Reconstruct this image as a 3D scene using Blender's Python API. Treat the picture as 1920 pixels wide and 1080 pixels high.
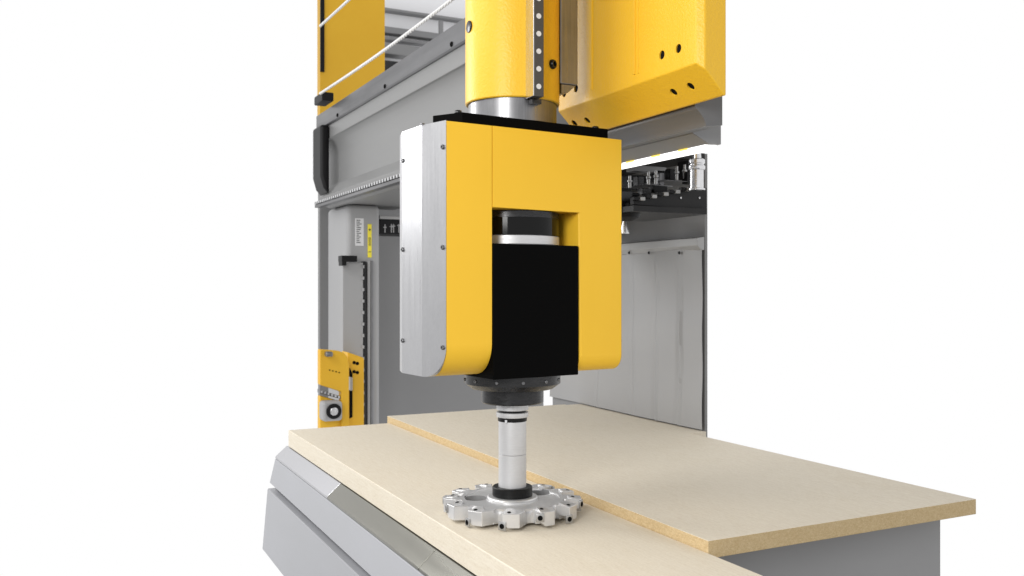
import bpy, bmesh, math, random
from mathutils import Vector, Matrix
random.seed(7)
for o in list(bpy.data.objects): bpy.data.objects.remove(o)
scene = bpy.context.scene
COL = scene.collection
R = math.radians

# ------------------------------------------------------------------ camera
# world: origin = tool axis on the board, x across the machine, y along the gantry beam, z up (metres)
CAM = Vector((-0.9975, -1.9925, 0.554)); YAW = 26.57; FPX = 1700.0
cd = bpy.data.cameras.new('camera'); cam = bpy.data.objects.new('camera', cd); COL.objects.link(cam)
cam.location = CAM; cam.rotation_euler = (R(90), 0, R(-YAW))
cd.sensor_width = 36.0; cd.lens = FPX / 1920 * 36.0; cd.clip_start = 0.05; cd.clip_end = 100
cd.dof.use_dof = True; cd.dof.focus_distance = 2.12; cd.dof.aperture_fstop = 9.0
scene.camera = cam
# ------------------------------------------------------------------ world: plain white studio surround
w = bpy.data.worlds.new('World'); scene.world = w; w.use_nodes = True
bg = w.node_tree.nodes['Background']; bg.inputs[0].default_value = (1, 1, 1, 1); bg.inputs[1].default_value = 1.0
# ------------------------------------------------------------------ lamps: overhead hall key, added highlight and fill lights
def area(name, loc, target, size, power, col=(1, 1, 1)):
    d = bpy.data.lights.new(name, 'AREA'); d.shape = 'SQUARE'; d.size = size; d.energy = power; d.color = col
    o = bpy.data.objects.new(name, d); COL.objects.link(o); o.location = loc
    o.rotation_euler = (Vector(target) - Vector(loc)).to_track_quat('-Z', 'Y').to_euler()
    return o
area('key_lamp', (-2.2, 0.6, 3.1), (0.1, 0.2, 0.3), 2.6, 115, (1, 0.99, 0.97))
area('plate_highlight_light', (-2.05, 3.0, 1.7), (-0.26, 0.03, 0.8), 1.0, 45)  # added unseen light that brightens the rear panel of the left side plate
area('fill_lamp', (-1.75, -1.6, 1.25), (-0.1, 0, 0.65), 0.8, 38, (1, 0.99, 0.97))  # added unseen fill for the front faces and undersides
scene.view_settings.view_transform = 'Standard'; scene.view_settings.look = 'None'
scene.view_settings.exposure = 0.0; scene.view_settings.gamma = 1.0; scene.view_settings.use_curve_mapping = False

# ------------------------------------------------------------------ maths helpers
SF, CF = math.sin(R(YAW)), math.cos(R(YAW))
FWD = Vector((SF, CF, 0)); RGT = Vector((CF, -SF, 0))
def at(px, py, x=None, y=None, z=None):
    """world point seen at a photo pixel (1920 wide) on the plane x=, y= or z="""
    d = FWD + RGT * ((px - 960) / FPX) + Vector((0, 0, (540 - py) / FPX))
    if x is not None: t = (x - CAM.x) / d.x
    elif y is not None: t = (y - CAM.y) / d.y
    else: t = (z - CAM.z) / d.z
    return CAM + d * t
# ------------------------------------------------------------------ materials
MATS = {}
def mat(name, col, rough=0.5, metal=0.0, spec=0.5, bump=None, vary=None, emit=None, aniso=None):
    """procedural material; vary=(scale vec, amount, second colour) ; bump=(scale vec, strength, distance)"""
    m = bpy.data.materials.new(name); m.use_nodes = True; nt = m.node_tree; b = nt.nodes['Principled BSDF']
    b.inputs['Base Color'].default_value = (*col, 1); b.inputs['Roughness'].default_value = rough
    b.inputs['Metallic'].default_value = metal; b.inputs['Specular IOR Level'].default_value = spec
    tc = nt.nodes.new('ShaderNodeTexCoord')
    def noise(sc, detail=4):
        mp = nt.nodes.new('ShaderNodeMapping'); mp.inputs['Scale'].default_value = sc
        n = nt.nodes.new('ShaderNodeTexNoise'); n.inputs['Scale'].default_value = 1; n.inputs['Detail'].default_value = detail
        n.inputs['Roughness'].default_value = 0.6
        nt.links.new(tc.outputs['Object'], mp.inputs[0]); nt.links.new(mp.outputs[0], n.inputs['Vector'])
        return n
    if vary:
        prev = None
        for (sc, amt, c2) in vary:
            n = noise(sc); r = nt.nodes.new('ShaderNodeMapRange')
            r.inputs[1].default_value = 0.35; r.inputs[2].default_value = 0.7; r.inputs[3].default_value = 0; r.inputs[4].default_value = amt
            nt.links.new(n.outputs['Fac'], r.inputs[0])
            mx = nt.nodes.new('ShaderNodeMix'); mx.data_type = 'RGBA'
            if prev is None: mx.inputs[6].default_value = (*col, 1)
            else: nt.links.new(prev, mx.inputs[6])
            mx.inputs[7].default_value = (*c2, 1); nt.links.new(r.outputs[0], mx.inputs[0]); prev = mx.outputs[2]
        nt.links.new(prev, b.inputs['Base Color'])
        if metal > 0.3:
            n = noise(vary[0][0]); r = nt.nodes.new('ShaderNodeMapRange')
            r.inputs[1].default_value = 0.3; r.inputs[2].default_value = 0.7
            r.inputs[3].default_value = max(0.05, rough - 0.08); r.inputs[4].default_value = rough + 0.1
            nt.links.new(n.outputs['Fac'], r.inputs[0]); nt.links.new(r.outputs[0], b.inputs['Roughness'])
    if bump:
        prev = None
        for (sc, st, dist) in bump:
            n = noise(sc, 2); bp = nt.nodes.new('ShaderNodeBump'); bp.inputs['Strength'].default_value = st
            bp.inputs['Distance'].default_value = dist; nt.links.new(n.outputs['Fac'], bp.inputs['Height'])
            if prev: nt.links.new(prev, bp.inputs['Normal'])
            prev = bp.outputs[0]
        nt.links.new(prev, b.inputs['Normal'])
    if emit:
        b.inputs['Emission Color'].default_value = (*emit[0], 1); b.inputs['Emission Strength'].default_value = emit[1]
    MATS[name] = m
    return m
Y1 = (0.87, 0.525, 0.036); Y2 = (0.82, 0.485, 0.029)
mat('yellow_smooth', Y1, 0.45, 0, 0.25, vary=[((6, 6, 4), 0.35, Y2)], bump=[((420, 420, 420), 0.12, 0.0006)])
mat('yellow_orange_peel', (0.80, 0.47, 0.028), 0.38, 0, 0.35, vary=[((5, 5, 3), 0.3, Y2)], bump=[((170, 170, 170), 0.38, 0.003), ((30, 30, 20), 0.1, 0.005)])
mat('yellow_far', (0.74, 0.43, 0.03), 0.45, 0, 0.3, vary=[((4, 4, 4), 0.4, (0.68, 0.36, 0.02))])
mat('brushed_aluminium', (0.40, 0.40, 0.412), 0.34, 0.95, vary=[((160, 160, 4), 0.22, (0.34, 0.34, 0.352)), ((150, 150, 110), 0.5, (0.46, 0.46, 0.47)), ((9, 9, 5), 0.4, (0.48, 0.48, 0.49))], bump=[((260, 260, 5), 0.08, 0.0006)])
mat('matte_aluminium', (0.60, 0.60, 0.61), 0.45, 0.55, vary=[((50, 50, 300), 0.3, (0.52, 0.52, 0.53)), ((14, 14, 9), 0.4, (0.68, 0.68, 0.69))], bump=[((20, 20, 900), 0.06, 0.0003)])
mat('cast_aluminium', (0.66, 0.66, 0.665), 0.36, 0.6, vary=[((60, 60, 60), 0.5, (0.52, 0.52, 0.53)), ((14, 14, 14), 0.4, (0.72, 0.71, 0.70))], bump=[((220, 220, 220), 0.2, 0.0008)])
mat('dark_steel', (0.03, 0.03, 0.031), 0.28, 0.8, vary=[((60, 60, 240), 0.6, (0.06, 0.06, 0.062))], bump=[((20, 20, 600), 0.06, 0.0004)])
mat('steel', (0.22, 0.22, 0.227), 0.34, 0.85, vary=[((220, 220, 6), 0.55, (0.13, 0.13, 0.137)), ((9, 9, 9), 0.4, (0.32, 0.32, 0.33))])
mat('bright_steel', (0.72, 0.72, 0.73), 0.22, 1.0, vary=[((80, 80, 20), 0.4, (0.58, 0.58, 0.60))])
mat('black_satin', (0.003, 0.003, 0.003), 0.6, 0, 0.02, bump=[((300, 300, 300), 0.06, 0.0005)])
mat('black_gloss', (0.003, 0.003, 0.003), 0.08, 0, 0.2)
mat('black_plastic', (0.008, 0.008, 0.009), 0.45, 0, 0.2)
mat('black_collar', (0.006, 0.006, 0.006), 0.4, 0.0, 0.2, vary=[((8, 8, 300), 0.5, (0.012, 0.012, 0.012))])
mat('hole_black', (0.004, 0.004, 0.004), 0.8, 0, 0.1)
mat('grey_paint', (0.27, 0.27, 0.275), 0.45, vary=[((2, 2, 5), 0.4, (0.22, 0.22, 0.225))], bump=[((60, 60, 60), 0.05, 0.002)])
mat('beam_grey', (0.205, 0.205, 0.205), 0.4, vary=[((3, 0.6, 6), 0.4, (0.175, 0.175, 0.175))], bump=[((50, 50, 50), 0.06, 0.002)])
mat('guard_steel', (0.14, 0.14, 0.145), 0.38, 0.6, vary=[((12, 0.8, 12), 0.6, (0.085, 0.085, 0.09)), ((1.5, 1.2, 3), 0.5, (0.24, 0.24, 0.25))])
mat('column_grey', (0.34, 0.34, 0.345), 0.5, vary=[((3, 3, 2), 0.3, (0.30, 0.30, 0.305))])
mat('wall_grey', (0.215, 0.215, 0.218), 0.55, vary=[((1, 1, 1.5), 0.3, (0.18, 0.18, 0.182))])
mat('curtain_grey', (0.31, 0.31, 0.315), 0.42, vary=[((4, 1.5, 3), 0.4, (0.35, 0.347, 0.335)), ((1, 2, 14), 0.3, (0.30, 0.30, 0.305))])
mat('frame_light', (0.36, 0.36, 0.36), 0.4, 0.3)
mat('rail_pale_reflection', (0.46, 0.46, 0.48), 0.3, 0.8)  # pale metal paints the bright reflection at the far rail end
mat('rail_dark_reflection', (0.20, 0.195, 0.17), 0.25, 0.75, vary=[((14, 1.2, 14), 0.6, (0.14, 0.135, 0.115))], bump=[((100, 3, 100), 0.04, 0.0006)])  # olive-brown base paints the dark reflection in the edge rail
mat('skirt_paint', (0.34, 0.345, 0.365), 0.42, vary=[((6, 2, 6), 0.3, (0.38, 0.385, 0.42))])
mat('floor_grey', (0.13, 0.13, 0.13), 0.5, vary=[((3, 3, 3), 0.5, (0.10, 0.10, 0.10))])
mat('hall_white', (0.80, 0.80, 0.82), 0.7)
mat('housing_dark', (0.12, 0.12, 0.123), 0.45, 0.1, vary=[((6, 1, 6), 0.5, (0.18, 0.18, 0.183))])
mat('rail_dark', (0.07, 0.07, 0.072), 0.4, 0.4)
mat('insert_steel', (0.40, 0.40, 0.40), 0.35, 0.8)
mat('bore_shade', (0.30, 0.30, 0.305), 0.45, 0.3)  # darker than the disc, paints the shade inside the bores
mat('hall_grey', (0.20, 0.20, 0.205), 0.6)
mat('rope_white', (0.72, 0.72, 0.72), 0.8)
mat('label_yellow', (0.85, 0.72, 0.05), 0.5)
mat('label_white', (0.68, 0.68, 0.69), 0.5)
mat('print_dark', (0.05, 0.05, 0.05), 0.6)
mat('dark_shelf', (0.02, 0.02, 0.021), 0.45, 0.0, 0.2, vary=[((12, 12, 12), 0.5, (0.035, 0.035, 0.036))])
mat('lamp_lit', (0.9, 0.9, 0.9), 0.5, emit=((1, 1, 1), 1.6))
mat('led_chip', (0.9, 0.7, 0.1), 0.5, emit=((1, 0.75, 0.15), 0.9))
mat('board_face', (0.72, 0.65, 0.525), 0.62, 0, 0.3,
    vary=[((60, 6, 60), 0.45, (0.65, 0.58, 0.45)), ((5, 2.5, 5), 0.6, (0.76, 0.70, 0.59)), ((300, 110, 300), 0.6, (0.53, 0.45, 0.34)), ((200, 16, 200), 0.5, (0.80, 0.75, 0.65)), ((2.5, 1.2, 2.5), 0.4, (0.65, 0.585, 0.475))],
    bump=[((300, 40, 300), 0.12, 0.0006)])
mat('board_core', (0.60, 0.46, 0.26), 0.8, 0, 0.2,
    vary=[((260, 120, 320), 0.7, (0.48, 0.34, 0.17)), ((150, 70, 200), 0.5, (0.74, 0.60, 0.38)), ((400, 200, 400), 0.4, (0.28, 0.19, 0.09))],
    bump=[((300, 150, 300), 0.6, 0.002)])

# ------------------------------------------------------------------ mesh helpers
def box(bm, c, s, M=None):
    r = bmesh.ops.create_cube(bm, size=1.0)
    T = Matrix.Translation(c) @ Matrix.Diagonal((*s, 1))
    bmesh.ops.transform(bm, matrix=(M @ T) if M else T, verts=r['verts']); return r['verts']
def bb(bm, x0, x1, y0, y1, z0, z1):
    return box(bm, ((x0 + x1) / 2, (y0 + y1) / 2, (z0 + z1) / 2), (abs(x1 - x0), abs(y1 - y0), abs(z1 - z0)))
def prism(bm, pts, axis, lo, hi):
    def P(a, b, t):
        return {'x': (t, a, b), 'y': (a, t, b), 'z': (a, b, t)}[axis]
    v0 = [bm.verts.new(P(a, b, lo)) for a, b in pts]; v1 = [bm.verts.new(P(a, b, hi)) for a, b in pts]
    n = len(pts); fs = [bm.faces.new(v0), bm.faces.new(v1)]
    for i in range(n): fs.append(bm.faces.new((v0[i], v0[(i + 1) % n], v1[(i + 1) % n], v1[i])))
    bmesh.ops.recalc_face_normals(bm, faces=fs)
    return fs
def frame_for(d):
    q = Vector((0, 0, 1)).rotation_difference(d.normalized()); return q.to_matrix().to_4x4()
def cyl(bm, p0, p1, r0, r1=None, seg=32):
    p0, p1 = Vector(p0), Vector(p1); d = p1 - p0
    r = bmesh.ops.create_cone(bm, cap_ends=True, segments=seg, radius1=r0, radius2=r0 if r1 is None else r1, depth=d.length)
    bmesh.ops.transform(bm, matrix=Matrix.Translation((p0 + p1) / 2) @ frame_for(d), verts=r['verts']); return r['verts']
def lathe(bm, prof, c=(0, 0, 0), seg=64, M=None):
    """prof [(r,z)] from bottom to top; closed with r=0 ends"""
    rings = []
    for r, z in prof:
        if r < 1e-6: rings.append([bm.verts.new((c[0], c[1], c[2] + z))])
        else: rings.append([bm.verts.new((c[0] + r * math.cos(2 * math.pi * k / seg), c[1] + r * math.sin(2 * math.pi * k / seg), c[2] + z)) for k in range(seg)])
    fs = []
    for a, b in zip(rings, rings[1:]):
        for k in range(seg):
            q = (k + 1) % seg
            if len(a) == 1 and len(b) == 1: continue
            if len(a) == 1: fs.append(bm.faces.new((a[0], b[q], b[k])))
            elif len(b) == 1: fs.append(bm.faces.new((a[k], a[q], b[0])))
            else: fs.append(bm.faces.new((a[k], a[q], b[q], b[k])))
    bmesh.ops.recalc_face_normals(bm, faces=fs)
    if M: bmesh.ops.transform(bm, matrix=M, verts=[v for rg in rings for v in rg])
    return fs
def bev(bm, off, seg=2, ang=35):
    bm.normal_update()
    es = [e for e in bm.edges if len(e.link_faces) == 2 and e.calc_face_angle(0) > R(ang)]
    bmesh.ops.bevel(bm, geom=es, offset=off, segments=seg, profile=0.5, affect='EDGES', clamp_overlap=True)
def new(): return bmesh.new()
def obj(name, bm, m, parent=None, smooth=38, mats=None):
    bm.normal_update()
    for f in bm.faces: f.smooth = True
    for e in bm.edges:
        e.smooth = not (len(e.link_faces) == 2 and e.calc_face_angle(0) > R(smooth))
    me = bpy.data.meshes.new(name); bm.to_mesh(me); bm.free()
    for k in (mats or [m]): me.materials.append(MATS[k])
    o = bpy.data.objects.new(name, me); COL.objects.link(o)
    if len(me.polygons) > 6: weighted(o)
    if parent is not None: put(o, parent)
    return o
def weighted(o):
    md = o.modifiers.new('weighted_normal', 'WEIGHTED_NORMAL'); md.keep_sharp = True; md.weight = 100
def world_m(o):
    M = Matrix.Translation(o.location) @ o.rotation_euler.to_matrix().to_4x4()
    return world_m(o.parent) @ M if o.parent else M
LOCAL = set()
def put(o, parent):
    """parent a part; meshes are written in world coordinates unless the thing is in LOCAL"""
    o.parent = parent
    root = parent.parent or parent
    if root.name not in LOCAL and o.type == 'MESH' and not o.get('moved'):
        o.data.transform(world_m(parent).inverted())
def thing(name, label, cat, loc=(0, 0, 0), rz=0.0, group=None, local=False):
    o = bpy.data.objects.new(name, None); COL.objects.link(o); o.empty_display_size = 0.05
    o.location = loc; o.rotation_euler = (0, 0, rz); tag(o, label, cat, group)
    if local: LOCAL.add(o.name)
    return o
def tag(o, label, cat, group=None):
    o['label'] = label; o['category'] = cat
    if group: o['group'] = group
    return o
def structure(o): o['kind'] = 'structure'; return o
def inst(name, src, parent, loc, rot=None):
    """another copy of a small part sharing mesh data (mesh centred on its own origin), placed in the parent's frame"""
    o = bpy.data.objects.new(name, src); COL.objects.link(o); o.parent = parent
    root = parent.parent or parent
    M = Matrix.Translation(Vector(loc)) @ (rot.to_4x4() if rot is not None else Matrix.Identity(4))
    if root.name not in LOCAL: M = world_m(parent).inverted() @ M
    o.matrix_local = M
    return o
def mesh_of(bm, m, smooth=38):
    o = obj('tmp', bm, m, None, smooth); me = o.data; bpy.data.objects.remove(o); return me
def boolean(o, cutters, op='DIFFERENCE'):
    o.modifiers.clear()
    for c in cutters:
        md = o.modifiers.new('b', 'BOOLEAN'); md.operation = op; md.object = c; md.solver = 'EXACT'; md.material_mode = 'TRANSFER'
    dg = bpy.context.evaluated_depsgraph_get(); dg.update()
    me = bpy.data.meshes.new_from_object(o.evaluated_get(dg)); o.modifiers.clear(); old = o.data; o.data = me
    bpy.data.meshes.remove(old)
    for c in cutters:
        mm = c.data; bpy.data.objects.remove(c); bpy.data.meshes.remove(mm)
    return o
def remesh_sharp(o, ang=30, bevel=None, dissolve=True):
    bm = new(); bm.from_mesh(o.data)
    bmesh.ops.remove_doubles(bm, verts=bm.verts, dist=1e-5)
    if dissolve: bmesh.ops.dissolve_limit(bm, angle_limit=R(0.5), verts=bm.verts, edges=bm.edges)
    if bevel: bev(bm, bevel, 2, ang)
    bm.normal_update()
    for f in bm.faces: f.smooth = True
    for e in bm.edges: e.smooth = not (len(e.link_faces) == 2 and e.calc_face_angle(0) > R(ang))
    bm.to_mesh(o.data); bm.free(); weighted(o)
def arc(cx, cy, r, a0, a1, n=10):
    return [(cx + r * math.cos(R(a0 + (a1 - a0) * k / n)), cy + r * math.sin(R(a0 + (a1 - a0) * k / n))) for k in range(n + 1)]

# screw head with hexagon socket, axis +z, radius 1 unit = metres given
def screw_mesh(r, h, m='dark_steel', dome=False):
    bm = new()
    prof = [(0, 0), (r, 0), (r, h * 0.6), (r * 0.8, h), (r * 0.5, h), (r * 0.5, h * 0.35), (0, h * 0.3)]
    lathe(bm, prof, seg=14)
    return mesh_of(bm, m)

# ================================================================== SETTING
# right-hand wall of the enclosure (x = 1.15) and the back wall
bm = new(); bb(bm, 1.15, 1.162, 0.70, 1.86, -0.10, 1.053)
wall_right = structure(obj('enclosure_wall', bm, 'wall_grey'))
p = at(560, 500, y=3.9); q = at(1019, 500, y=3.9)
bm = new(); bb(bm, at(600, 500, y=3.9).x, q.x, 3.9, 3.95, -0.9, 1.6)
structure(obj('back_wall', bm, 'wall_grey'))
# unseen hall floor, added to darken lower reflections and light from below
bm = new(); bb(bm, -0.9995, 1.5, -5.5, 1.2, -0.95, -0.90); bb(bm, -9.0, -1.0, -5.5, 2.6, -0.95, -0.90); structure(obj('floor', bm, 'floor_grey'))
# unseen roof slab over the machine, added to cut overhead ambient light
bm = new(); bb(bm, -4.5, 2.6, -5.5, 3.2, 3.30, 3.36); structure(obj('roof', bm, 'wall_grey'))
# bright hall wall far behind, upper left
xl, xr = at(700, 60, y=9).x, at(900, 60, y=9).x
bm = new(); bb(bm, xl, xr, 9.0, 9.1, 2.6, 5.0)
hall = structure(obj('hall_wall', bm, 'hall_white'))
for (pa, pb, dep) in [((722, 15), 5, 0.03), ((722, 50), 12, 0.03), ((722, 70), 5, 0.03)]:
    zt = at(*pa, y=8.9).z; th = pb * 11.5 / FPX
    bm = new(); bb(bm, xl, xr, 8.9 - dep, 8.999, zt - th, zt); bev(bm, 0.008)
    obj('purlin', bm, 'hall_grey', hall)
bm = new(); a = at(722, 112, y=8.6); b = at(760, 140, y=8.6); bb(bm, a.x - .2, b.x, 8.6, 8.95, b.z, a.z); bev(bm, 0.02)
obj('cabinet', bm, 'dark_shelf', hall)
bm = new(); a = at(822, 40, y=8.5); bb(bm, a.x, a.x + .045, 8.45, 8.5, a.z - .5, a.z)
obj('post', bm, 'hall_grey', hall)
bm = new(); a = at(715, 78, y=8.7); b = at(800, 110, y=8.7); bb(bm, a.x, b.x, 8.7, 8.9, b.z, a.z); bev(bm, 0.02)
obj('duct', bm, 'wall_grey', hall)

# ================================================================== TABLE
YE = 1.59
tbl = thing('machine_table', 'grey metal machine table with sloping steel edge rail under the boards', 'machine table', (0.4, 0.5, -0.5))
bm = new(); bb(bm, -0.165, .2160, -0.68, YE - .04, -0.20, -0.0645); bb(bm, .2165, 1.03, -.40, YE - .04, -.20, -.0135); obj('table_bed', bm, 'grey_paint', tbl)
def rail_seg(y0, y1, m='rail_dark_reflection'):
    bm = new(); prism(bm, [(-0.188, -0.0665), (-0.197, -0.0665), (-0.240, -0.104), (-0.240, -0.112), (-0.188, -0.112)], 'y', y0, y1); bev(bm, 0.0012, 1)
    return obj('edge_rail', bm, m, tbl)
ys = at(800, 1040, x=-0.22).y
rail_seg(-0.70, ys - .0012); yq = at(625, 925, x=-0.22).y; rail_seg(ys + .0012, yq); rail_seg(yq + .0006, YE, 'rail_pale_reflection')  # far segment carries the pale painted reflection, the others the dark one
bm = new(); prism(bm, [(-0.19, -0.1135), (-0.2405, -0.1135), (-0.262, -0.205), (-0.19, -0.205)], 'y', -0.70, YE); bev(bm, 0.002)
obj('skirt_panel', bm, 'skirt_paint', tbl)
bm = new(); prism(bm, [(-0.19, -0.206), (-0.235, -0.206), (-0.235, -0.225), (-0.19, -0.225)], 'y', -0.70, YE)
obj('shadow_gap', bm, 'black_plastic', tbl)  # black strip stands in for the shade in the gap
bm = new(); prism(bm, [(-0.19, -0.226), (-0.27, -0.226), (-0.29, -0.46), (-0.19, -0.46)], 'y', -0.70, YE); bev(bm, 0.003)
obj('lower_panel', bm, 'skirt_paint', tbl)
bm = new(); bb(bm, 1.062, 1.149, 0.69, YE, -0.06, 0.022); bev(bm, 0.002); obj('ledge', bm, 'board_face', tbl)

def board(x0, x1, y0, y1, z0, z1, label, bevel):
    bm = new(); bb(bm, x0, x1, y0, y1, z0, z1)
    bev(bm, bevel, 3)
    bm.normal_update()
    o = obj('particle_board', bm, None, None, 50, ['board_face', 'board_core'])
    for f in o.data.polygons: f.material_index = 0 if f.normal.z > 0.5 else 1
    return o
b1 = board(-0.196, 0.2168, -0.69, YE - .03, -0.064, 0.0, '', 0.0025)
for f in b1.data.polygons: f.material_index = 0
tag(b1, 'lower pale particle board lying under the milling cutter', 'board')
b2 = board(0.2178, 1.060, -0.48, YE, -0.013, 0.025, '', 0.0012)
tag(b2, 'raised pale particle board with golden chipboard edge behind the cutter', 'board')

# ================================================================== CURTAIN ON THE RIGHT WALL
cur = thing('wall_curtain', 'light grey wrinkled protective sheet hanging below the rail on the enclosure wall', 'curtain', (1.14, 1.1, 0.03))
bm = new()
NY, NZ = 150, 60
folds = [(at(1190, 600, x=1.13).y, 0.005), (at(1234, 600, x=1.13).y, 0.008), (at(1277, 600, x=1.13).y, 0.009), (1.42, 0.004)]
grid = []
for i in range(NY + 1):
    y = 0.70 + 1.16 * i / NY; row = []
    for k in range(NZ + 1):
        z = 0.028 + (0.70 - 0.028) * k / NZ; t = k / NZ
        x = 1.138
        for j, (fy, am) in enumerate(folds):
            yy = y - fy - 0.018 * math.sin(2.2 * t + j) * (1 - t) ** 1.5 - 0.02 * max(0, t - .8) * 4
            env = min(1, (1 - t) * 5) * (0.45 + 0.55 * math.sin(3.0 * t + j * 1.7) ** 2)
            x -= am * env * (math.exp(-(yy / 0.006) ** 2) - 0.8 * math.exp(-((yy - 0.016) / 0.012) ** 2))
            x -= am * 0.8 * math.exp(-(yy / 0.09) ** 2)
        x += 0.0025 * math.sin(9 * y + 4 * z) + 0.0015 * math.sin(23 * z + 3 * y)
        row.append(bm.verts.new((x, y, z)))
    grid.append(row)
for i in range(NY):
    for k in range(NZ): bm.faces.new((grid[i][k], grid[i + 1][k], grid[i + 1][k + 1], grid[i][k + 1]))
bmesh.ops.recalc_face_normals(bm, faces=bm.faces)
bmesh.ops.solidify(bm, geom=bm.faces[:], thickness=0.002)
obj('sheet', bm, 'curtain_grey', cur, 80)
bm = new(); prism(bm, [(1.149, 0.745), (1.115, 0.74), (1.115, 0.712), (1.132, 0.695), (1.149, 0.695)], 'y', 0.70, 1.86); bev(bm, 0.003)
rl = obj('clamp_rail', bm, 'frame_light', cur)
sm = screw_mesh(0.006, 0.004)
QX = Vector((0, 0, 1)).rotation_difference(Vector((-1, 0, 0))).to_matrix()
for px in (1180, 1217, 1274): inst('screw', sm, rl, at(px, 474, x=1.1195), QX)

# ================================================================== GANTRY BEAM (runs along y)
def au(a, u): return (CAM.x + a, CAM.z + u)
bm_y0, bm_y1 = 0.90, 3.62
beam = thing('gantry_beam', 'long grey steel gantry beam running behind the yellow ram', 'gantry beam', (0.5, 2.0, 0.98))
prof = [au(1.47, 1.06), au(1.455, 0.975), au(1.455, 0.90)] + [au(1.455 + .055 * math.sin(R(t)), .80 + .10 * math.cos(R(t))) for t in range(15, 91, 15)] + \
       [au(1.51, .64), au(1.505, .625), au(1.455, .565), au(1.455, .535), au(1.52, .50), au(1.60, .505), au(1.95, .505), au(1.95, 1.06)]
bm = new(); prism(bm, prof, 'y', bm_y0, bm_y1); bev(bm, 0.004, 2, 25); obj('beam_body', bm, 'beam_grey', beam, 50)
bm = new(); prism(bm, [au(1.440, 1.072), au(1.440, 0.985), au(1.448, 0.978), au(1.4545, .978), au(1.4545, 1.072)], 'y', bm_y0, bm_y1); bev(bm, 0.0015, 1)
gp = obj('guard_plate', bm, 'guard_steel', beam)
sm2 = screw_mesh(0.011, 0.005, 'hole_black')
for (px, py) in ((633, 216), (722, 162), (847, 83)): inst('screw', sm2, gp, at(px, py, x=CAM.x + 1.4398), QX)
bm = new(); bb(bm, CAM.x + 1.428, CAM.x + 1.4545, bm_y0, bm_y1, CAM.z + .520, CAM.z + .534); rk = obj('toothed_rack', bm, 'dark_steel', beam)
bm = new(); y = 1.0
while y < bm_y1 - .02:
    bb(bm, CAM.x + 1.421, CAM.x + 1.4275, y, y + .022, CAM.z + .519, CAM.z + .5335); y += 0.042
t = obj('rack_teeth', bm, 'bright_steel', rk); t['kind'] = 'stuff'
bm = new(); bb(bm, CAM.x + 1.43, CAM.x + 1.47, bm_y0, bm_y1, CAM.z + .500, CAM.z + .518); bev(bm, 0.002); obj('rack_carrier', bm, 'guard_steel', beam)
# black bumper hanging on the beam's far end
bm = new(); prism(bm, [au(1.40, .98), au(1.40, .67), au(1.42, .60), au(1.455, .56), au(1.455, .98)], 'y', 3.36, 3.56); bev(bm, 0.03, 3)
tag(obj('bumper', bm, 'black_plastic'), 'black rounded rubber bumper at the far end of the gantry beam', 'bumper')
bm = new(); bb(bm, CAM.x + 1.36, CAM.x + 1.43, 3.18, 3.36, CAM.z + 1.085, CAM.z + 1.135); bev(bm, 0.006)
cb = obj('cable_carrier', bm, 'black_plastic'); tag(cb, 'small dark cable carrier end on top of the gantry beam', 'cable carrier')

# yellow machine panel far left above the beam
a, b = at(600, 0, y=4.3), at(722, 230, y=4.3)
pan = thing('machine_cabinet', 'flat yellow machine cabinet rising above the far beam end at top left', 'cabinet', ((a.x + b.x) / 2, 4.34, b.z))
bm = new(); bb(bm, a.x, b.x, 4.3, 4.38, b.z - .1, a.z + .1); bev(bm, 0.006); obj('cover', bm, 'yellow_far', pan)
c = at(608, 135, y=4.29)
bm = new(); bb(bm, a.x, c.x, 4.285, 4.2995, c.z, a.z + .1); obj('edge_strip', bm, 'black_plastic', pan)

# ropes
def rope(ra, ru, y0, y1, label):
    bm = new(); r, rs = 0.0038, 0.0042; x, z = au(ra, ru)
    for s in range(3):
        prev = None; n = int((y1 - y0) / 0.008)
        for i in range(n + 1):
            yy = y0 + (y1 - y0) * i / n; sag = -0.02 * math.sin(math.pi * i / n)
            an = yy * 2 * math.pi / 0.085 + s * 2.094; cx, cz = x + r * math.cos(an), z + sag + r * math.sin(an)
            ring = [bm.verts.new((cx + rs * math.cos(k * math.pi / 3), yy, cz + rs * math.sin(k * math.pi / 3))) for k in range(6)]
            if prev:
                for k in range(6): bm.faces.new((prev[k], prev[(k + 1) % 6], ring[(k + 1) % 6], ring[k]))
            prev = ring
    bmesh.ops.recalc_face_normals(bm, faces=bm.faces)
    return tag(obj('pull_rope', bm, 'rope_white', None, 80), label, 'rope', 'white ropes above the beam')
rope(1.30, 1.08, 0.45, 2.99, 'lower white twisted rope stretched across the yellow panel and roof')
rope(1.30, 1.455, 0.45, 2.99, 'upper short white rope crossing the top left corner of the yellow panel')

# ================================================================== COLUMN AND LIFTING CARRIAGE (behind the table, left)
CY = 3.30
def X(px, y=CY): return at(px, 500, y=y).x
def Z(py, px=680, y=CY): return at(px, py, y=y).z
col = thing('machine_column', 'light grey machine column with vertical guide rails behind the table', 'column', (X(680), 3.4, -0.45))
bm = new(); bb(bm, X(651), X(713), CY, CY + .45, -0.45, CAM.z + .504); bev(bm, 0.03, 4); obj('post', bm, 'column_grey', col)
bm = new(); bb(bm, X(643, 3.24), X(681, 3.24), 3.24, 3.299, -0.45, Z(492, 660, 3.24)); bev(bm, 0.004); gpl = obj('guide_plate', bm, 'column_grey', col)
bm = new(); bb(bm, X(681.5, 3.25), X(687.5, 3.25), 3.25, 3.299, -0.45, Z(490, 684, 3.25)); ns = obj('notched_strip', bm, 'dark_steel', col)
bm = new()
for k in range(14):
    cz = Z(500 + 21.5 * k, 681, 3.24); cyl(bm, (X(681, 3.238), 3.238, cz - .009), (X(681, 3.238), 3.238, cz + .009), 0.007, seg=8)
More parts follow.
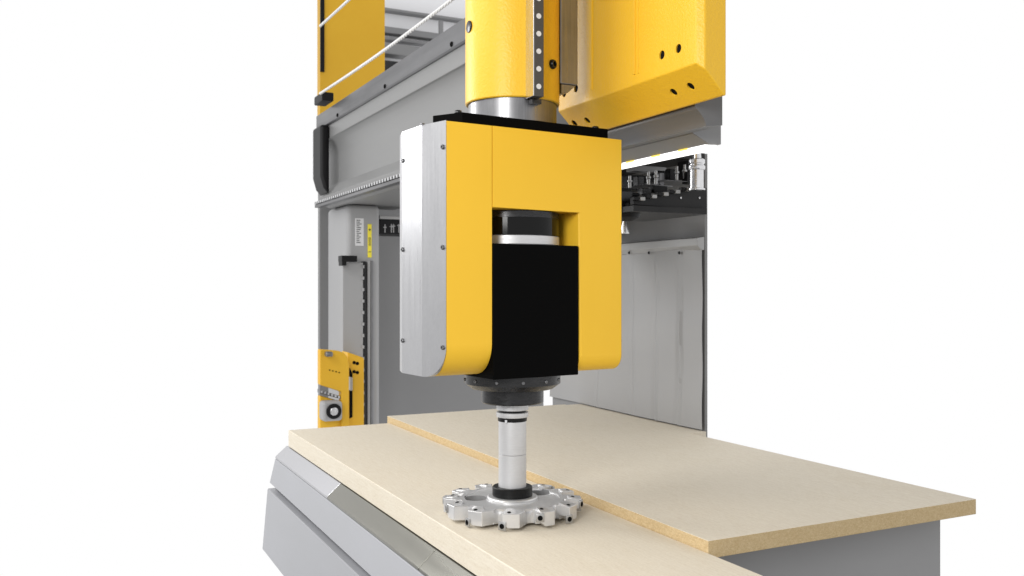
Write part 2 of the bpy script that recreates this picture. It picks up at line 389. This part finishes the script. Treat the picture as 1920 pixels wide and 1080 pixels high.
obj('bolt_row', bm, 'column_grey', ns)['kind'] = 'stuff'
for (p0, p1, yy, m) in ((689, 694.5, 3.27, 'frame_light'), (695, 700, 3.285, 'steel')):
    bm = new(); bb(bm, X(p0, yy), X(p1, yy), yy, 3.2995, -0.45, Z(489, 694, yy)); bev(bm, 0.003); obj('guide_rail', bm, m, col)
# clamp
bm = new(); a = at(641, 479, y=3.16); b = at(670, 491, y=3.16); bb(bm, a.x, b.x, 3.16, 3.239, b.z, a.z); c = at(650, 498, y=3.16)
bb(bm, a.x + .002, c.x, 3.162, 3.238, c.z, b.z + .004); bev(bm, 0.003)
obj('clamp', bm, 'black_plastic', col)
# scale plate and yellow label
a, b = at(666, 409, y=CY - .004), at(682, 461, y=CY - .004)
bm = new(); bb(bm, a.x, b.x, CY - .004, CY - .0005, b.z, a.z); sp = obj('scale_plate', bm, 'label_white', col)
bm = new()
for k in range(13):
    zz = a.z - .012 - k * (a.z - b.z - .02) / 13; wdt = random.uniform(.3, .75) * (b.x - a.x)
    bb(bm, a.x + .008, a.x + .008 + wdt, CY - .0055, CY - .0042, zz - .0022, zz + .0022)
obj('print', bm, 'print_dark', sp)
a, b = at(689.5, 420, y=CY - .004), at(697, 483, y=CY - .004)
bm = new(); bb(bm, a.x, b.x, CY - .004, CY - .0005, b.z, a.z); bev(bm, .002); lb = obj('warning_label', bm, 'label_yellow', col)
bm = new(); mx = (a.x + b.x) / 2; h = a.z - b.z
def bar(cx, cz, wx, wz): bb(bm, cx - wx / 2, cx + wx / 2, CY - .0055, CY - .0042, cz - wz / 2, cz + wz / 2)
bar(mx, a.z - .17 * h, .016, .004); bar(mx, a.z - .17 * h, .004, .016); bar(mx, a.z - .83 * h, .016, .004)
for s in (-1, 1):
    box(bm, (mx + s * .004, CY - .0048, a.z - .47 * h), (.003, .0012, .03)); box(bm, (mx + s * .004, CY - .0048, a.z - .60 * h), (.003, .0012, .02))
obj('print', bm, 'print_dark', lb)
# black connector box right of the column
a, b = at(712, 411, y=3.36), at(772, 440, y=3.36)
cbx = thing('connector_box', 'black connector box with white marks under a pale shelf beside the column', 'connector box', ((a.x + b.x) / 2, 3.45, b.z))
bm = new(); bb(bm, a.x, b.x, 3.36, 3.60, b.z, a.z); bev(bm, .004); bxo = obj('body', bm, 'black_plastic', cbx)
bm = new(); bb(bm, a.x - .006, b.x, 3.34, 3.62, a.z + .001, a.z + .022); bev(bm, .004); obj('shelf', bm, 'frame_light', cbx)
bm = new()
for k, px in enumerate((721, 733, 737, 747)):
    c = at(px, 427, y=3.358)
    bb(bm, c.x, c.x + .006, 3.357, 3.3595, c.z - .03, c.z + .022)
    bb(bm, c.x - .008, c.x + .014, 3.3565, 3.3598, c.z + .004 * k, c.z + .004 * k + .005)
obj('marks', bm, 'column_grey', bxo)

# lifting carriage: yellow plates, slanted rail and bearing block
car = thing('lift_carriage', 'yellow lifting carriage with bearing block on the grey column', 'carriage', (X(650, 3.05), 3.05, Z(798, 650, 3.05)))
def plate(pts, y0, y1, bevel=.008):
    bm = new(); prism(bm, [(at(px, py, y=y0).x, at(px, py, y=y0).z) for px, py in pts], 'y', y0, y1); bev(bm, bevel, 2); return bm
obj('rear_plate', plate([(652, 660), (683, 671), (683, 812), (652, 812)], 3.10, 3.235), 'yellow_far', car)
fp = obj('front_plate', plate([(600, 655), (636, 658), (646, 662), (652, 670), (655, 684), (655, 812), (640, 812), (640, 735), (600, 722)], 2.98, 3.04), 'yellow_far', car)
hm = screw_mesh(0.010, 0.003, 'hole_black')
QY = Vector((0, 0, 1)).rotation_difference(Vector((0, -1, 0))).to_matrix()
for (px, py) in ((664, 680), (670, 681.5), (664, 697), (670, 698.5)): inst('screw', hm, car, at(px, py, y=3.0995), QY)
for px in (618, 624, 630, 636): inst('pin_hole', mesh_of((lambda b: (cyl(b, (0, 0, 0), (0, 0, .002), .004, seg=8), b)[1])(new()), 'hole_black'), fp, at(px, 694 + (px - 618) * .25, y=2.9795), QY)
bm = new(); a, b = at(612, 660, y=2.93), at(625, 669, y=2.93); bb(bm, a.x, b.x, 2.93, 2.979, b.z, a.z); bev(bm, .008); obj('handle', bm, 'steel', car)
bm = new(); a, b = at(655.5, 707, y=3.06), at(660, 732, y=3.06); bb(bm, a.x, b.x, 3.045, 3.0995, b.z, a.z); bev(bm, .004); obj('stop_block', bm, 'frame_light', car)
obj('slot', plate([(656, 690), (661, 700), (661, 782), (656, 785)], 3.090, 3.0995, .001), 'hole_black', car)
obj('slanted_rail', plate([(600, 731), (638, 743), (638, 748), (600, 738)], 2.99, 3.05, .003), 'steel', car)
bm = new()
for k in range(6):
    c = at(603 + 6.5 * k, 734.5 + 2.0 * k, y=2.987); bb(bm, c.x - .005, c.x + .005, 2.985, 2.9895, c.z - .006, c.z + .006)
obj('rail_plugs', bm, 'bright_steel', car)['kind'] = 'stuff'
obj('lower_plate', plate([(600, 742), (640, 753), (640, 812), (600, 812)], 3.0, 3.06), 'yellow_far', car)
bm = new(); a, b = at(606, 754, y=2.90), at(643, 789, y=2.90); bb(bm, a.x, b.x, 2.90, 2.999, b.z, a.z); bev(bm, .018, 3); bk = obj('bearing_block', bm, 'column_grey', car)
c = at(625.5, 771, y=2.90)
def ring(r0, r1, h, m, name, par, cc):
    bm = new(); Mx = Matrix.Translation(cc) @ QY.to_4x4()
    lathe(bm, [(r1, 0), (r0, 0), (r0, h), (r1, h), (r1, 0)], seg=28, M=Mx); bev(bm, .0015, 1); return obj(name, bm, m, par)
ring(.042, .021, .012, 'black_plastic', 'bearing_ring', bk, c)
ring(.022, .0, .016, 'bright_steel', 'shaft_end', bk, c)

# ================================================================== SADDLE (yellow, right of the ram)
sad = thing('ram_saddle', 'big yellow cast saddle with oval bolt holes right of the ram', 'saddle', (0.24, -0.18, 0.96))
XS, ZB, D = 0.2, 1.0265, 0.064
yL, yR = 0.125, -0.461
bm = new()
# body: face at x=XS, chamfer below, chamfer at the near side
prism(bm, [(XS, 1.62), (XS, ZB), (XS + D, ZB - D), (XS + D + .006, ZB - D), (XS + D + .006, 1.62)], 'y', yR - .014, yL)
bm2 = bm
bm2.normal_update()
# bevel the near vertical front edge
es = [e for e in bm.edges if all(abs(v.co.y - (yR - .014)) < 1e-5 for v in e.verts) and all(abs(v.co.x - XS) < 1e-5 for v in e.verts)]
bmesh.ops.bevel(bm, geom=es, offset=0.014, segments=1, affect='EDGES')
bev(bm, 0.005, 3, 25)
body = obj('saddle_body', bm, 'yellow_orange_peel', sad, 50)
cutters = []; holes = []
for (px, py) in ((1241, 103), (1272, 91), (1058, 175), (1080, 166)):
    c = at(px, py, x=XS); holes.append((c, Vector((-1, 0, 0)), 0.0100))
# chamfer plane: x - XS = ZB - z
def on_chamfer(px, py):
    d = FWD + RGT * ((px - 960) / FPX) + Vector((0, 0, (540 - py) / FPX)); n = Vector((1, 0, 1)); k = XS + ZB
    t = (k - CAM.dot(n)) / d.dot(n); return CAM + d * t
for (px, py) in ((1263, 173), (1295, 162), (1077, 231), (1101, 226)):
    holes.append((on_chamfer(px, py), Vector((-1, 0, -1)).normalized(), 0.0100))
for c, n, r in holes:
    bm = new(); cyl(bm, c - n * .03, c + n * .02, r, seg=24); me = bpy.data.meshes.new('c'); bm.to_mesh(me); bm.free()
    me.materials.append(MATS['yellow_orange_peel'])
    o = bpy.data.objects.new('c', me); COL.objects.link(o); cutters.append(o)
# body is stored local to the empty; move cutters along
for o in cutters: o.data.transform(world_m(sad).inverted())
sv = sad.location.copy(); sad.location = (0, 0, 0); bpy.context.view_layer.update()
boolean(body, cutters); remesh_sharp(body, 40)
sad.location = sv
for c, n, r in holes:
    bm = new(); cyl(bm, c - n * .029, c - n * .0035, r * .995, seg=20); obj('hole_shade', bm, 'hole_black', sad)  # black plug just below the surface paints the shaded inside of each hole
for (px, y0, r) in ((1110, 168, .0024), (1190, 140, .0034), (1197, 138, .0022)):
    c = at(px, y0, x=XS); bm = new(); bb(bm, XS - r * .9, XS + .002, c.y - r, c.y + r, c.z, 1.62); bev(bm, r * .45, 2); obj('weld_seam', bm, 'yellow_orange_peel', sad)
# grey cover plate between ram and saddle
gs = thing('ram_guide_cover', 'grey sheet metal guide cover standing between ram and saddle', 'cover', (.12, 0, 1.05))
zb = CAM.z + .3832
bm = new(); bb(bm, .0945, .145, -.072, .06, CAM.z + .4977, 1.62); bev(bm, .004, 2); obj('cover', bm, 'steel', gs)
bm = new(); prism(bm, [(.100, CAM.z + .497), (.140, CAM.z + .497), (.118, CAM.z + .478), (.100, CAM.z + .475)], 'y', -.068, .05); obj('lip', bm, 'steel', gs)

# ================================================================== TOOL CHANGER HOUSING WITH LIGHT STRIP (under the saddle)
hs = thing('changer_housing', 'grey metal housing profile below the yellow saddle', 'housing', (.45, .1, .9))
y0, y1 = -0.36, .75
bm = new(); prism(bm, [au(1.275, .405)] + [au(1.275 + .03 * math.sin(R(t)), .385 + .02 * math.cos(R(t)) - .02 * math.sin(R(t))) for t in range(15, 91, 15)] + [au(1.352, .3705), au(1.352, .44), au(1.275, .44)], 'y', y0, y1); obj('upper_profile', bm, 'housing_dark', hs, 60)
bm = new(); prism(bm, [au(1.3535, .369), au(1.40, .3485), au(1.44, .3485), au(1.44, .44), au(1.3535, .44)], 'y', y0 + .11, y1); bev(bm, .0015, 1); obj('lower_profile', bm, 'grey_paint', hs)
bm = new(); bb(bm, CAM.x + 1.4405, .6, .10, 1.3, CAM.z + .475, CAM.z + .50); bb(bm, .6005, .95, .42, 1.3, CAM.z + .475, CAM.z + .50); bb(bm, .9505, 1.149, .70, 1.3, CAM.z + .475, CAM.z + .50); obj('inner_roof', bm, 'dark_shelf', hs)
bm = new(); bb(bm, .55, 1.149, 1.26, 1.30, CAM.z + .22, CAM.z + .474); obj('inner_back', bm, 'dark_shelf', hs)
ls = thing('light_strip', 'bright white LED light strip under the grey housing', 'light strip', (.43, .1, .9))
bm = new(); prism(bm, [au(1.402, .3475), au(1.434, .3375), au(1.438, .3475)], 'y', y0 + .125, y1); obj('diffuser', bm, 'lamp_lit', ls)
for px in (1182, 1230, 1281):
    c = at(px, 540 - (px - 110) * .2215, x=CAM.x + 1.401)
    bm = new(); bb(bm, CAM.x + 1.3985, CAM.x + 1.4015, c.y - .018, c.y + .018, CAM.z + .3445, CAM.z + .348); obj('led_chip', bm, 'led_chip', ls)

# ================================================================== TOOL MAGAZINE
mg = thing('tool_magazine', 'dark tool magazine with gripper forks hanging behind the head at right', 'tool magazine', (.8, .6, .80))
YM = .45
def mx_(px, y=YM): return at(px, 380, y=y).x
bm = new(); prism(bm, [(at(1188, 377, y=YM).x, at(1188, 383, y=YM).z), (at(1325, 360, y=YM).x, at(1325, 393, y=YM).z), (at(1325, 360, y=YM).x, at(1325, 352, y=YM).z), (at(1260, 352, y=YM).x, at(1260, 357, y=YM).z), (at(1188, 377, y=YM).x, at(1188, 371, y=YM).z)], 'y', YM, YM + .02)
obj('front_plate', bm, 'dark_shelf', mg)
zt, zl = at(1190, 384.5, y=YM - .02).z, at(1190, 396, y=YM - .02).z
bm = new(); bb(bm, mx_(1188, YM - .02), mx_(1326, YM - .02), YM - .02, YM + .35, zl, zt); bev(bm, .002); obj('tray', bm, 'dark_shelf', mg)
bm = new(); bb(bm, mx_(1188, YM), mx_(1326, YM), YM + .03, YM + .5, zt + .001, zt + .012); obj('deck', bm, 'dark_shelf', mg)
for px in (1276, 1311): inst('screw', screw_mesh(.004, .003, 'bright_steel'), mg, at(px, 371, y=YM - .0005), QY)
random.seed(3)
for k in range(11):
    px = 1192 + 11 * k; py = 373.5 - 2.2 * k + (1.5 if k % 2 else -1); c = at(px, py, y=YM - .012)
    bm = new(); bb(bm, c.x - .010, c.x + .010, YM - .02, YM - .002, c.z - .006, c.z + .006); bev(bm, .0015, 1)
    obj('gripper_jaw', bm, 'black_plastic' if k % 2 == 0 else 'frame_light', mg)
for (px, t, b_) in ((1181, 330, 352), (1216, 322, 347), (1230, 320, 345), (1269, 312, 338), (1283.5, 309, 335)):
    c = at(px, t, y=.62); d = at(px, b_, y=.62)
    bm = new(); h = c.z - d.z
    lathe(bm, [(0, 0), (.006, 0), (.006, h * .45), (.009, h * .5), (.009, h * .62), (.005, h * .66), (.005, h), (0, h)], c=(d.x, .62, d.z), seg=14); obj('spring_pin', bm, 'insert_steel', mg)
for (pa, pb, t, b_) in ((1165, 1216, 351, 356), (1205, 1262, 345, 350), (1245, 1312, 337, 342)):
    a, b = at(pa, t, y=.6), at(pb, b_, y=.6)
    bm = new(); bb(bm, a.x, b.x, .60, .72, b.z, a.z); bev(bm, .003); obj('gripper_fork', bm, 'steel', mg)
for (pa, pb, t, b_) in ((1182, 1212, 327, 350), (1232, 1268, 318, 345), (1285, 1312, 300, 337), (1188, 1250, 309, 325)):
    a, b = at(pa, t, y=.75), at(pb, b_, y=.75); bm = new(); bb(bm, a.x, b.x, .75, .80, b.z, a.z); bev(bm, .003); obj('pocket_block', bm, 'black_plastic' if pa != 1188 else 'grey_paint', mg)
for (pa, pb, t, b_, yy, m) in ((1168, 1200, 360, 368, .55, 'black_plastic'), (1205, 1222, 352, 366, .56, 'dark_steel'), (1226, 1252, 347, 362, .56, 'black_plastic'), (1236, 1246, 324, 347, .66, 'steel'),
                               (1256, 1266, 316, 340, .68, 'black_plastic'), (1196, 1208, 330, 350, .68, 'dark_steel'), (1288, 1300, 322, 345, .6, 'black_plastic'), (1180, 1322, 300, 306, 1.0, 'steel'), (1250, 1258, 290, 335, .95, 'grey_paint')):
    a, b = at(pa, t, y=yy), at(pb, b_, y=yy); bm = new(); bb(bm, a.x, b.x, yy, yy + .03, b.z, a.z); bev(bm, .002, 1); obj('bracket', bm, m, mg)
a, b = at(1160, 357, y=.5), at(1187, 399, y=.5)
bm = new(); bb(bm, a.x, b.x, .50, .60, b.z, a.z); bev(bm, .006); obj('swing_arm', bm, 'dark_steel', mg)
c = at(1176, 401, y=.52)
bm = new(); lathe(bm, [(0, -.026), (.018, -.024), (.040, -.012), (.045, 0), (0, 0)], c=(c.x, c.y, c.z), seg=32); obj('rubber_guard', bm, 'black_plastic', mg)
c = at(1171, 438, y=.52); d = at(1171, 414, y=.52)
bm = new(); lathe(bm, [(0, 0), (.016, 0), (.016, .003), (.006, d.z - c.z), (0, d.z - c.z)], c=(c.x, c.y, c.z), seg=24)
obj('nozzle', bm, 'bright_steel', mg)
c = at(1306, 357, y=.40); k = .40
s_ = (c - CAM).dot(FWD) / FPX
th = thing('tool_holder', 'shiny steel tool holder with flange stored in the magazine', 'tool holder', c, local=True)
bm = new(); lathe(bm, [(0, 0), (16 * s_, 0), (16 * s_, 3 * s_), (13 * s_, 4 * s_), (13 * s_, 38 * s_), (0, 38 * s_)], seg=40); obj('shank', bm, 'bright_steel', th)
bm = new(); lathe(bm, [(0, 38.2 * s_), (15 * s_, 38.2 * s_), (16 * s_, 41 * s_), (16 * s_, 45 * s_), (13.5 * s_, 47 * s_), (13.5 * s_, 49 * s_), (15.5 * s_, 51 * s_), (15.5 * s_, 57 * s_), (12 * s_, 59 * s_), (0, 59 * s_)], seg=40); obj('flange', bm, 'bright_steel', th)
bm = new(); lathe(bm, [(0, 59.2 * s_), (9 * s_, 59.2 * s_), (8 * s_, 72 * s_), (0, 72 * s_)], seg=32); obj('taper', bm, 'bright_steel', th)

# ================================================================== RAM
ram = thing('spindle_ram', 'yellow cylindrical ram carrying the milling head', 'ram', (0, 0, .9485), local=True)
def rz(z): return z - .9485
bm = new(); lathe(bm, [(0, rz(1.0005)), (.113, rz(1.0005)), (.1155, rz(1.003)), (.1155, rz(1.62)), (0, rz(1.62))], seg=96); rb = obj('tube', bm, 'yellow_orange_peel', ram)
bm = new(); lathe(bm, [(0, 0.0), (.1085, 0.0), (.1085, rz(1.0)), (0, rz(1.0))], seg=96); obj('collar', bm, 'steel', ram)
bm = new(); bb(bm, -.022, .0055, -.152, -.112, rz(.9955), rz(1.62)); bev(bm, .0015, 2); rail = obj('linear_rail', bm, 'rail_dark', ram)
rail.data.materials.append(MATS['bright_steel'])
for f in rail.data.polygons: f.material_index = 1 if f.normal.x < -.3 else 0
bm = new(); cyl(bm, (0, 0, -.0004), (0, 0, .0012), .0062, seg=20); pm = mesh_of(bm, 'label_white')
for k in range(9):
    pxy = at(1012.5, 160 - 33 * k, y=-.152); inst('rail_plug', pm, rail, (-.0083, -.1521, rz(1.0182 + .0405 * k)), QY)
bm = new(); cyl(bm, (0, 0, -.01), (0, 0, .003), .0145, seg=28); bev(bm, .0015, 2); pm2 = mesh_of(bm, 'dark_steel')
inst('plug', pm2, ram, (-.1155, 0, rz(1.181)), QX)
ang = R(-62); dv = Vector((math.cos(ang), math.sin(ang), 0))
o = inst('cap_screw', screw_mesh(.0115, .009, 'dark_steel'), ram, dv * .115 + Vector((0, 0, rz(1.087))), Vector((0, 0, 1)).rotation_difference(dv).to_matrix())
bm = new(); bb(bm, -.012, .012, -.128, -.108, rz(.984), rz(.9945)); obj('rail_stop', bm, 'dark_steel', ram)

# ================================================================== FORK HEAD
HY = R(5.13); HB = .353; HT = .923; hz = lambda z: z - HB
head = thing('fork_head', 'yellow five axis fork head housing with brushed aluminium side plates', 'machine head', (0, 0, HB), HY, local=True)
HF, HBK = -.119, .125
# left arm cover
def side_profile(r, z1=HT, zz=HB):
    return [(HF, hz(z1)), (HF, hz(zz) + r)] + [(HF + r - r * math.cos(R(t)), hz(zz) + r - r * math.sin(R(t))) for t in range(9, 91, 9)] + [(HBK, hz(zz)), (HBK, hz(z1))]
bm = new(); prism(bm, side_profile(.076), 'x', -.2445, -.1276); bev(bm, .0012, 2, 40); obj('left_cover', bm, 'yellow_smooth', head, 30)
# bridge + right arm
bm = new(); L = [(-.1262, hz(HT)), (.246, hz(HT)), (.246, hz(HB - .003)), (.117, hz(HB - .003)), (.117, hz(.737)), (-.1262, hz(.737))]
prism(bm, L, 'y', HF, HBK); bm.normal_update()
es = [e for e in bm.edges if all(abs(v.co.y - HF) < 1e-5 and abs(v.co.z - hz(HB - .003)) < 1e-5 for v in e.verts)]
bmesh.ops.bevel(bm, geom=es, offset=.040, segments=8, profile=.5, affect='EDGES')
bm.normal_update()
es = [e for e in bm.edges if all(abs(v.co.y - HF) < 1e-5 for v in e.verts) and (all(abs(v.co.x - .117) < 1e-5 for v in e.verts))]
bmesh.ops.bevel(bm, geom=es, offset=.007, segments=4, profile=.5, affect='EDGES')
bev(bm, .0012, 2, 50); obj('bridge_cover', bm, 'yellow_smooth', head, 30)
# aluminium side plates
def side_plate(sx, r):
    bm = new(); prism(bm, [(sx * x, y) for x, y in ((-.2455, HF - .0005), (-.2645, -.037), (-.2645, .069), (-.2455, HBK - .002))], 'z', hz(HB), hz(HT + .001))
    o = obj('side_plate', bm, 'brushed_aluminium', head, 20)
    cb_ = new(); pr = side_profile(r); pr = [(y - (.004 if y < -.1 else 0), z + (.01 if z > .3 else 0)) for y, z in pr]
    pr = [(HF - .01, hz(HT) + .02)] + [(HF - .01, hz(HB) + r)] + [(HF - .002 + r - r * math.cos(R(t)), hz(HB) + r - r * math.sin(R(t))) for t in range(0, 91, 6)] + [(HBK + .02, hz(HB)), (HBK + .02, hz(HT) + .02)]
    prism(cb_, pr, 'x', -.4, .4); me = bpy.data.meshes.new('c'); cb_.to_mesh(me); cb_.free(); me.materials.append(MATS['brushed_aluminium'])
    c = bpy.data.objects.new('c', me); COL.objects.link(c); o.parent = None; bpy.context.view_layer.update()
    boolean(o, [c], 'INTERSECT'); remesh_sharp(o, 6); o.parent = head
    bm = new(); bm.from_mesh(o.data); bev(bm, .0016, 2, 20)
    for f in bm.faces: f.smooth = True
    bm.normal_update()
    for e in bm.edges: e.smooth = not (len(e.link_faces) == 2 and e.calc_face_angle(0) > R(8))
    bm.to_mesh(o.data); bm.free()
    return o
pl = side_plate(1, .078); pr_ = side_plate(-1, .042)
shm = screw_mesh(.0055, .004, 'steel')
nrm = Vector((-.082, -.019, 0)).normalized(); QN = Vector((0, 0, 1)).rotation_difference(nrm).to_matrix()
for z in (.866, .644, .4225): inst('screw', shm, pl, Vector((-.2478, -.109, hz(z))), QN)
nb = Vector((-1, 0, 0)); QB = Vector((0, 0, 1)).rotation_difference(nb).to_matrix()
for z in (.855, .645, .43): inst('screw', shm, pl, Vector((-.2645, .064, hz(z))), QB)
inst('screw', shm, pl, Vector((-.263, -.037, hz(HT + .001))))
nr = Vector((.082, -.019, 0)).normalized(); QR = Vector((0, 0, 1)).rotation_difference(nr).to_matrix()
for z in (.866, .644, .4225): inst('screw', shm, pr_, Vector((.2478, -.109, hz(z))), QR)
# inner back and roof of the fork opening
bm = new(); bb(bm, -.1268, .1163, .118, .1245, hz(.40), hz(.736)); obj('inner_panel', bm, 'dark_steel', head)
# top plate
bm = new(); prism(bm, [(-.2, -.11), (.21, -.11), (.237, -.055), (.15, .12), (-.15, .12), (-.237, -.038)], 'z', hz(.9242), hz(.9478)); bev(bm, .0015, 2); tp = obj('top_plate', bm, 'black_satin', head, 30)
bm = new(); cyl(bm, (0, 0, 0), (0, 0, .008), .009, seg=6); bev(bm, .0012, 1); hb = mesh_of(bm, 'dark_steel')
for (x, y) in ((-.197, -.085), (.190, -.085), (-.13, .09), (.13, .09)): inst('bolt', hb, tp, (x, y, hz(.9478)))

# ================================================================== SPINDLE UNIT
spn = thing('spindle_unit', 'black box shaped spindle unit hanging between the yellow fork arms', 'spindle', (0, 0, .273), HY, local=True)
sz = lambda z: z - .273
bm = new(); bb(bm, -.1255, .1130, -.1205, .112, sz(.345), sz(.6555)); bev(bm, .0022, 3); cv = obj('cover', bm, 'black_satin', spn)
bm = new(); lathe(bm, [(0, sz(.6562)), (.1135, sz(.6562)), (.1150, sz(.658)), (.1150, sz(.677)), (.1135, sz(.6785)), (0, sz(.6785))], seg=96); obj('clamp_ring', bm, 'matte_aluminium', spn)
bm = new(); lathe(bm, [(0, sz(.679)), (.1155, sz(.679)), (.1155, sz(.720)), (0, sz(.720))], seg=96); obj('glass_ring', bm, 'black_gloss', spn)
bm = new(); lathe(bm, [(0, sz(.7205)), (.1145, sz(.7205)), (.1145, sz(.7352)), (0, sz(.7352))], seg=96); obj('cap_ring', bm, 'dark_steel', spn)
bm = new(); lathe(bm, [(0, sz(.308)), (.095, sz(.308)), (.1, sz(.309)), (.118, sz(.322)), (.118, sz(.3445)), (0, sz(.3445))], seg=96); fl = obj('flange', bm, 'dark_steel', spn)
fsm = screw_mesh(.0042, .003, 'steel')
for k in range(12):
    an = 2 * math.pi * (k + .35) / 12; dv = Vector((math.cos(an), math.sin(an), 0))
    inst('screw', fsm, fl, dv * .1178 + Vector((0, 0, sz(.332))), Vector((0, 0, 1)).rotation_difference(dv).to_matrix())
bm = new(); lathe(bm, [(0, 0), (.073, 0), (.0765, .003), (.0765, .0325), (.085, .0335), (.085, .0348), (0, .0348)], seg=96); obj('nose', bm, 'dark_steel', spn)
bm = new(); cyl(bm, (.1115, .045, sz(.262)), (.1115, .045, sz(.31)), .002, seg=10); obj('coolant_pipe', bm, 'black_plastic', spn)

# ================================================================== MILLING CUTTER (tool holder shank + disc)
mc = thing('milling_cutter', 'silver disc milling cutter with indexable inserts on a long shank', 'milling cutter', (0, 0, 0), local=True)
bm = new(); lathe(bm, [(0, .2555), (.0385, .2555), (.0395, .2565), (.0395, .268), (.038, .2725), (0, .2725)], seg=64); obj('upper_flange', bm, 'matte_aluminium', mc)
bm = new(); lathe(bm, [(0, .2505), (.033, .2505), (.033, .255), (0, .255)], seg=48); obj('groove', bm, 'black_collar', mc)
bm = new(); lathe(bm, [(0, .2382), (.0385, .2382), (.0395, .2395), (.0395, .249), (.0385, .25), (0, .25)], seg=64); obj('lower_flange', bm, 'matte_aluminium', mc)
bm = new(); lathe(bm, [(0, .2282), (.0352, .2282), (.0358, .229), (.0358, .2378), (0, .2378)], seg=64); br = obj('black_ring', bm, 'black_collar', mc)
bm = new(); bb(bm, -.0315, -.0275, -.0265, -.0225, .228, .2345); obj('key', bm, 'bright_steel', mc)
bm = new(); lathe(bm, [(0, .1474), (.0337, .1474), (.0342, .148), (.0342, .227), (.0335, .228), (0, .228)], seg=64); obj('shank', bm, 'matte_aluminium', mc)
bm = new(); lathe(bm, [(0, .0475), (.0342, .0475), (.0342, .1462), (.0337, .1468), (0, .1468)], seg=64); obj('lower_shank', bm, 'matte_aluminium', mc)
bm = new(); lathe(bm, [(.0348, .045), (.0478, .045), (.0492, .0465), (.0492, .066), (.0475, .068), (.0355, .068), (.0348, .0665), (.0348, .045)], seg=72); obj('clamp_collar', bm, 'black_collar', mc)
bm = new(); lathe(bm, [(0, .0405), (.0625, .0405), (.0605, .0438), (.058, .0448), (0, .0448)], seg=72); obj('hub', bm, 'cast_aluminium', mc)
# disc body with twelve lobes
NT = 12; pitch = 2 * math.pi / NT; ROT = R(-65.4)      # camera direction is about -116 deg
def body_r(f):
    # f 0..1 along the pitch : seat face, lobe, slope into the gullet
    if f < .04: return .130
    if f < .48: return .1695 - .002 * f
    if f < .80: t = (f - .48) / .32; return .1685 - (.1685 - .131) * t
    return .131 - .003 * (f - .8) / .2
poly = []
for k in range(NT):
    for f in (0.0, .035, .045, .16, .32, .48, .80, .95):
        a_ = ROT + (k + f) * pitch; r = body_r(f); poly.append((r * math.cos(a_), r * math.sin(a_)))
bm = new(); prism(bm, poly, 'z', .0075, .0402); bev(bm, .0009, 1, 18)
disc = obj('disc', bm, 'cast_aluminium', mc, 15)
cutters = []
def cutter(fn, m='cast_aluminium'):
    b = new(); fn(b); bmesh.ops.remove_doubles(b, verts=b.verts, dist=1e-6); bmesh.ops.recalc_face_normals(b, faces=b.faces); me = bpy.data.meshes.new('c'); b.to_mesh(me); b.free(); me.materials.append(MATS[m])
    o = bpy.data.objects.new('c', me); COL.objects.link(o); cutters.append(o)
cl = math.pi - R(26.57)                           # direction of image left in world
def pol(r, a_, z): return Vector((r * math.cos(a_), r * math.sin(a_), z))
for k in range(2):
    a_ = cl + R(-2) - k * R(135)
    cutter(lambda b: cyl(b, pol(.090, a_, -.05), pol(.090, a_, .1), .0285, seg=48), 'bore_shade')
# shallow turned recess round the hub
cutter(lambda b: lathe(b, [(.064, .0368), (.116, .0368), (.1175, .05), (.064, .05), (.064, .0368)], seg=72))
# gullet undercuts on the top and bottom of every lobe
for k in range(NT):
    a_ = ROT + (k + .86) * pitch
    cutter(lambda b: cyl(b, pol(.128, a_, .043), pol(.19, a_, .022), .0125, seg=20))
    a2 = ROT + (k + .93) * pitch
    cutter(lambda b: cyl(b, pol(.14, a2, -.008), pol(.20, a2, -.004), .026, seg=28))
bpy.context.view_layer.update()
boolean(disc, cutters); remesh_sharp(disc, 16, None, False)
# inserts: square carbide tips with a dark screw, alternately low and high on the lobes
bm = new(); box(bm, (0, 0, .002), (.0195, .0195, .004)); bev(bm, .0012, 2); ins_m = mesh_of(bm, 'insert_steel')
scm = screw_mesh(.0060, .0016, 'hole_black')
bm = new(); prism(bm, [(-.018, -.012), (.008, -.016), (.016, -.013), (.016, .010), (-.006, .013), (-.018, .004)], 'z', .0, .0085); bev(bm, .0016, 1); wd = mesh_of(bm, 'cast_aluminium')
wsm = screw_mesh(.0048, .0016, 'dark_steel')
for k in range(NT):
    low = k in (10, 9, 0, 2, 4, 6)
    a_ = ROT + (k + .085) * pitch; zc = .0125 if low else .0285
    radial = Vector((math.cos(a_), math.sin(a_), 0)); tang = Vector((-math.sin(a_), math.cos(a_), 0))
    n = (radial * .93 - tang * .36).normalized(); up = Vector((0, 0, 1)); side = up.cross(n)
    Rm = Matrix((side, up, n)).transposed()
    p0 = radial * .1665 + Vector((0, 0, zc)) - tang * .004
    e = inst('insert', ins_m, mc, p0, Rm); inst('insert_screw', scm, e, (0, 0, .0039), None)
    # top clamp pocket
    t_ = ROT + (k + .25) * pitch; c = Vector((math.cos(t_), math.sin(t_), 0)) * .151 + Vector((0, 0, .0385))
    ez = Vector((math.cos(t_) * .18, math.sin(t_) * .18, 1)).normalized(); ex = Vector((math.cos(t_), math.sin(t_), 0)); ey = ez.cross(ex).normalized(); ex = ey.cross(ez)
    Rm2 = Matrix((ex, ey, ez)).transposed()
    inst('wedge', wd, mc, c - Vector((0, 0, .0045)), Rm2)
    inst('wedge_screw', wsm, mc, c + ez * .0036 + ex * (.006 if low else -.004) - ey * .004, Rm2)

scene.render.resolution_x = 1024; scene.render.resolution_y = 576
